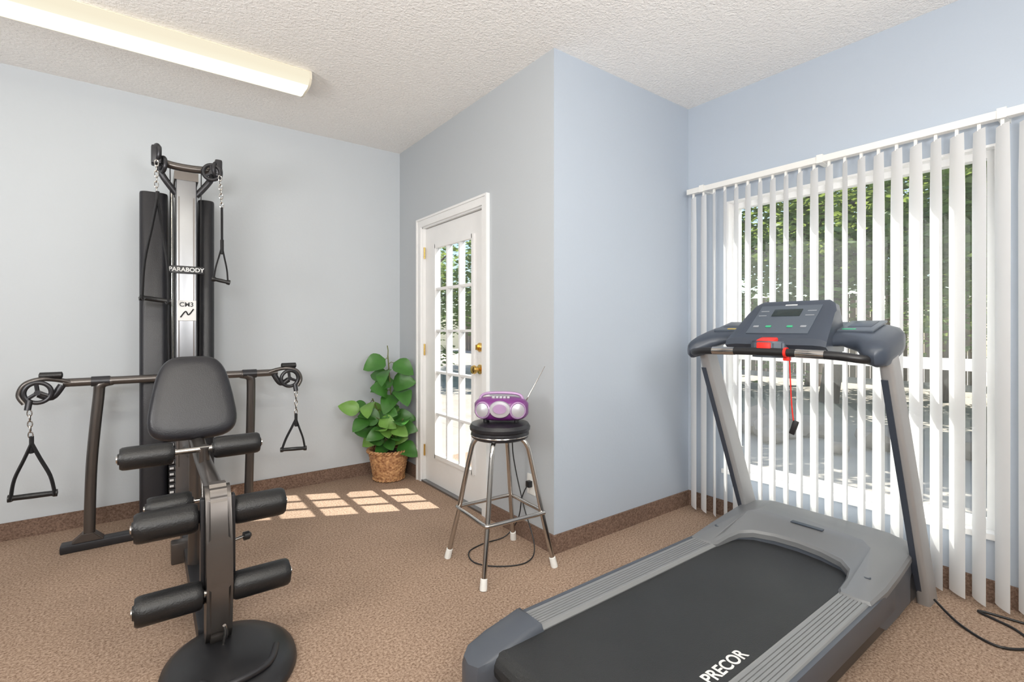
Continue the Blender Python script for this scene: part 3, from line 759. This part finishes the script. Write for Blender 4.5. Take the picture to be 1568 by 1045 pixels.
tube('roller_axle_3',[(0.05,2.42,0.50),(0.19,2.42,0.50),(0.19,2.44,0.66)],0.011,M_chrome,G,12)
tube('roller_hanger',[(0.19,2.36,0.735),(0.19,2.38,0.66)],0.02,M_gun,G,12)
lp=[(2.075,0.06),(2.03,0.12),(2.02,0.30),(2.035,0.45),(2.06,0.60),(2.09,0.640),(2.13,0.65),(2.165,0.63),(2.165,0.55),(2.13,0.42),(2.11,0.30),(2.12,0.12),(2.15,0.06)]
prism('leg_developer_arm',lp,'x',0.170,0.252,M_gun,G,0.014,4)
boxes('arm_side_plates',[((0.155,2.08,0.22),(0.17,2.12,0.60)),((0.252,2.08,0.22),(0.267,2.12,0.60))],M_dkmet,G,0.006)
tube('adjust_pin',[(0.25,2.10,0.42),(0.30,2.12,0.42)],0.006,M_chrome,G,10)
lathe('adjust_knob',[(0.006,0),(0.016,0.004),(0.016,0.022),(0.008,0.03)],(0.295,2.12,0.42),(1,0.2,0),M_black,G,16)
def brg(rx,ry,z,n=40):
    return [(0.24+rx*math.cos(2*math.pi*k/n),2.0+ry*math.sin(2*math.pi*k/n),z) for k in range(n)]
loft('base_plate',[brg(0.21,0.26,0.0),brg(0.215,0.265,0.012),brg(0.21,0.26,0.03),brg(0.18,0.22,0.055),brg(0.10,0.14,0.078),brg(0.03,0.05,0.082)],M_black,G,angle=50)
tube('base_rib',[(0.14,1.86,0.075),(0.20,1.80,0.075),(0.33,1.84,0.07),(0.38,1.95,0.06)],0.012,M_dkmet,G,10,6)
tube('base_hook',[(0.22,2.03,0.08),(0.225,2.0,0.14),(0.22,1.99,0.17)],0.006,M_chrome,G,8,4)

# ---------------------------------------------------------------- exterior
M_ground=mat('concrete_patio',(0.40,0.35,0.30),0.9,var=0.3,vscale=2)
M_fence=mat('fence_wood',(0.20,0.135,0.09),0.8,var=0.3,vscale=5)
M_bark=mat('bark',(0.18,0.13,0.10),0.9,bump=0.8,bscale=20,var=0.3)
M_tleaf=thin_mat('tree_leaves',(0.17,0.26,0.075),(0.32,0.40,0.09),0.45)
M_rock=mat('rock',(0.28,0.23,0.19),0.9,bump=0.6,bscale=8,var=0.3)
box('ground_outside',(XD+T,-20,-0.15),(30,26,-0.03),M_ground)
box('patio_slab',(XB+T,YC+T,-0.14),(XD+T,26,-0.031),M_ground)
bm=bmesh.new(); y=-10
while y<24:
    bm_box(bm,(14.4+rnd.uniform(0,0.02),y,-0.03),(14.43,y+0.135,2.1+rnd.uniform(-0.02,0.02))); y+=0.15
bm_box(bm,(14.44,-10,0.4),(14.5,24,0.5)); bm_box(bm,(14.44,-10,1.4),(14.5,24,1.5))
finish('wooden_fence',bm,M_fence,None,smooth=False)
def tree(x,y,h,R_,n,seed,lo=0.62,tr=0.16):
    rr=random.Random(seed); E=empty('tree',(x,y,-0.03))
    bm=bmesh.new()
    bm_tube(bm,catmull([(x,y,-0.03),(x+0.1,y-0.1,h*0.3),(x-0.05,y+0.1,h*0.6),(x,y,h*0.85)],6),[tr-0.006*i*tr/0.16 for i in range(19)],10)
    for k in range(9):
        a=k*2.4; z=h*(0.3+0.06*k)
        bm_tube(bm,[(x,y,z),(x+math.cos(a)*R_*0.4,y+math.sin(a)*R_*0.4,z+0.5),(x+math.cos(a)*R_*0.8,y+math.sin(a)*R_*0.8,z+0.8)],[0.06,0.04,0.015],6)
    finish('trunk',bm,M_bark,E)
    bm=bmesh.new()
    cl=[Vector((x+max(-1,min(1,rr.gauss(0,0.5)))*R_,y+max(-1.2,min(1.2,rr.gauss(0,0.5)))*R_,h*lo+rr.gauss(0,h*0.17))) for _ in range(40)]
    for i in range(n):
        c=rr.choice(cl); p=c+Vector((rr.gauss(0,0.28),rr.gauss(0,0.28),rr.gauss(0,0.22)))
        if p.z<0.3: continue
        s=rr.uniform(0.05,0.10); q=Matrix.Rotation(rr.uniform(0,6.28),3,'Z')@Matrix.Rotation(rr.uniform(-1.2,1.2),3,'X')
        bm.faces.new([bm.verts.new(p+q@Vector(v)) for v in ((-s,0,0),(0,-s*0.5,0),(s,0,0),(0,s*0.5,0))])
    finish('foliage',bm,M_tleaf,E,smooth=False)
tree(8.4,1.0,4.6,1.4,7500,1); tree(9.2,3.4,5.0,1.6,8500,2,0.56); tree(8.0,-0.9,4.2,1.3,6500,3); tree(9.6,6.0,4.8,1.6,7000,4)
tree(11.0,2.2,5.8,1.8,9000,6,0.50); tree(11.6,4.6,5.8,1.9,9000,7,0.50); tree(7.4,8.6,5.0,1.7,8000,8,0.5); tree(9.6,11.0,5.6,1.9,8000,9,0.5)
tree(11.4,-0.6,5.6,1.8,8000,10,0.50); tree(5.6,11.6,5.2,1.8,8000,12,0.5)
bm=bmesh.new()
for i in range(40):
    c=Vector((rnd.uniform(5.0,6.6),rnd.uniform(-1,8),0)); s=rnd.uniform(0.12,0.34)
    r_=bmesh.ops.create_icosphere(bm,subdivisions=2,radius=s)
    for v in r_['verts']:
        v.co=v.co*(0.8+0.4*noise.noise(v.co*5+c)); v.co.z*=0.7; v.co+=c+Vector((0,0,s*0.3))
finish('landscape_rocks',bm,M_rock,None,smooth=True)

# ---------------------------------------------------------------- light
w=bpy.data.worlds.new('sky'); S.world=w; w.use_nodes=True
N=w.node_tree.nodes; L=w.node_tree.links
bg=N['Background']; sky=N.new('ShaderNodeTexSky'); sky.sky_type='NISHITA'; sky.sun_disc=False
sd=Vector((1,-0.48,1.333)).normalized()
sky.sun_elevation=math.asin(sd.z); sky.sun_rotation=math.atan2(sd.x,sd.y)
L.new(sky.outputs[0],bg.inputs[0]); bg.inputs[1].default_value=0.30
sl=bpy.data.lights.new('sun','SUN'); sl.energy=11; sl.angle=math.radians(0.53); sl.color=(1,0.96,0.9)
so=bpy.data.objects.new('sun',sl); COL.objects.link(so); so.location=(8,-3,9)
so.rotation_euler=(-sd).to_track_quat('-Z','Y').to_euler()
# added unseen fill lights, bounced off the ceiling
def bounce(name,loc,size,energy,tgt,col=(1,0.985,0.965)):
    al=bpy.data.lights.new(name,'AREA'); al.shape='SQUARE'; al.size=size; al.energy=energy; al.color=col
    ao=bpy.data.objects.new(name,al); COL.objects.link(ao); ao.location=loc
    ao.rotation_euler=(Vector(tgt)-Vector(loc)).to_track_quat('-Z','Y').to_euler()
bounce('bounce_fill',(-0.6,-0.5,1.75),0.7,50,(0.3,1.2,2.74))
bounce('bounce_fill',(0.9,-0.7,1.75),0.7,38,(1.6,0.6,2.74))
bounce('bounce_fill',(-1.6,1.5,1.5),0.8,34,(0.0,2.8,2.74))

# ---------------------------------------------------------------- camera
cam=bpy.data.cameras.new('camera'); co=bpy.data.objects.new('camera',cam); COL.objects.link(co)
co.location=(0,0,1.22); co.rotation_euler=(math.radians(90),0,-math.radians(36.8))
cam.sensor_width=36; cam.lens=748/1568*36; cam.shift_y=-19.5/1568; cam.clip_start=0.02
S.camera=co
S.view_settings.view_transform='Standard'; S.view_settings.look='None'
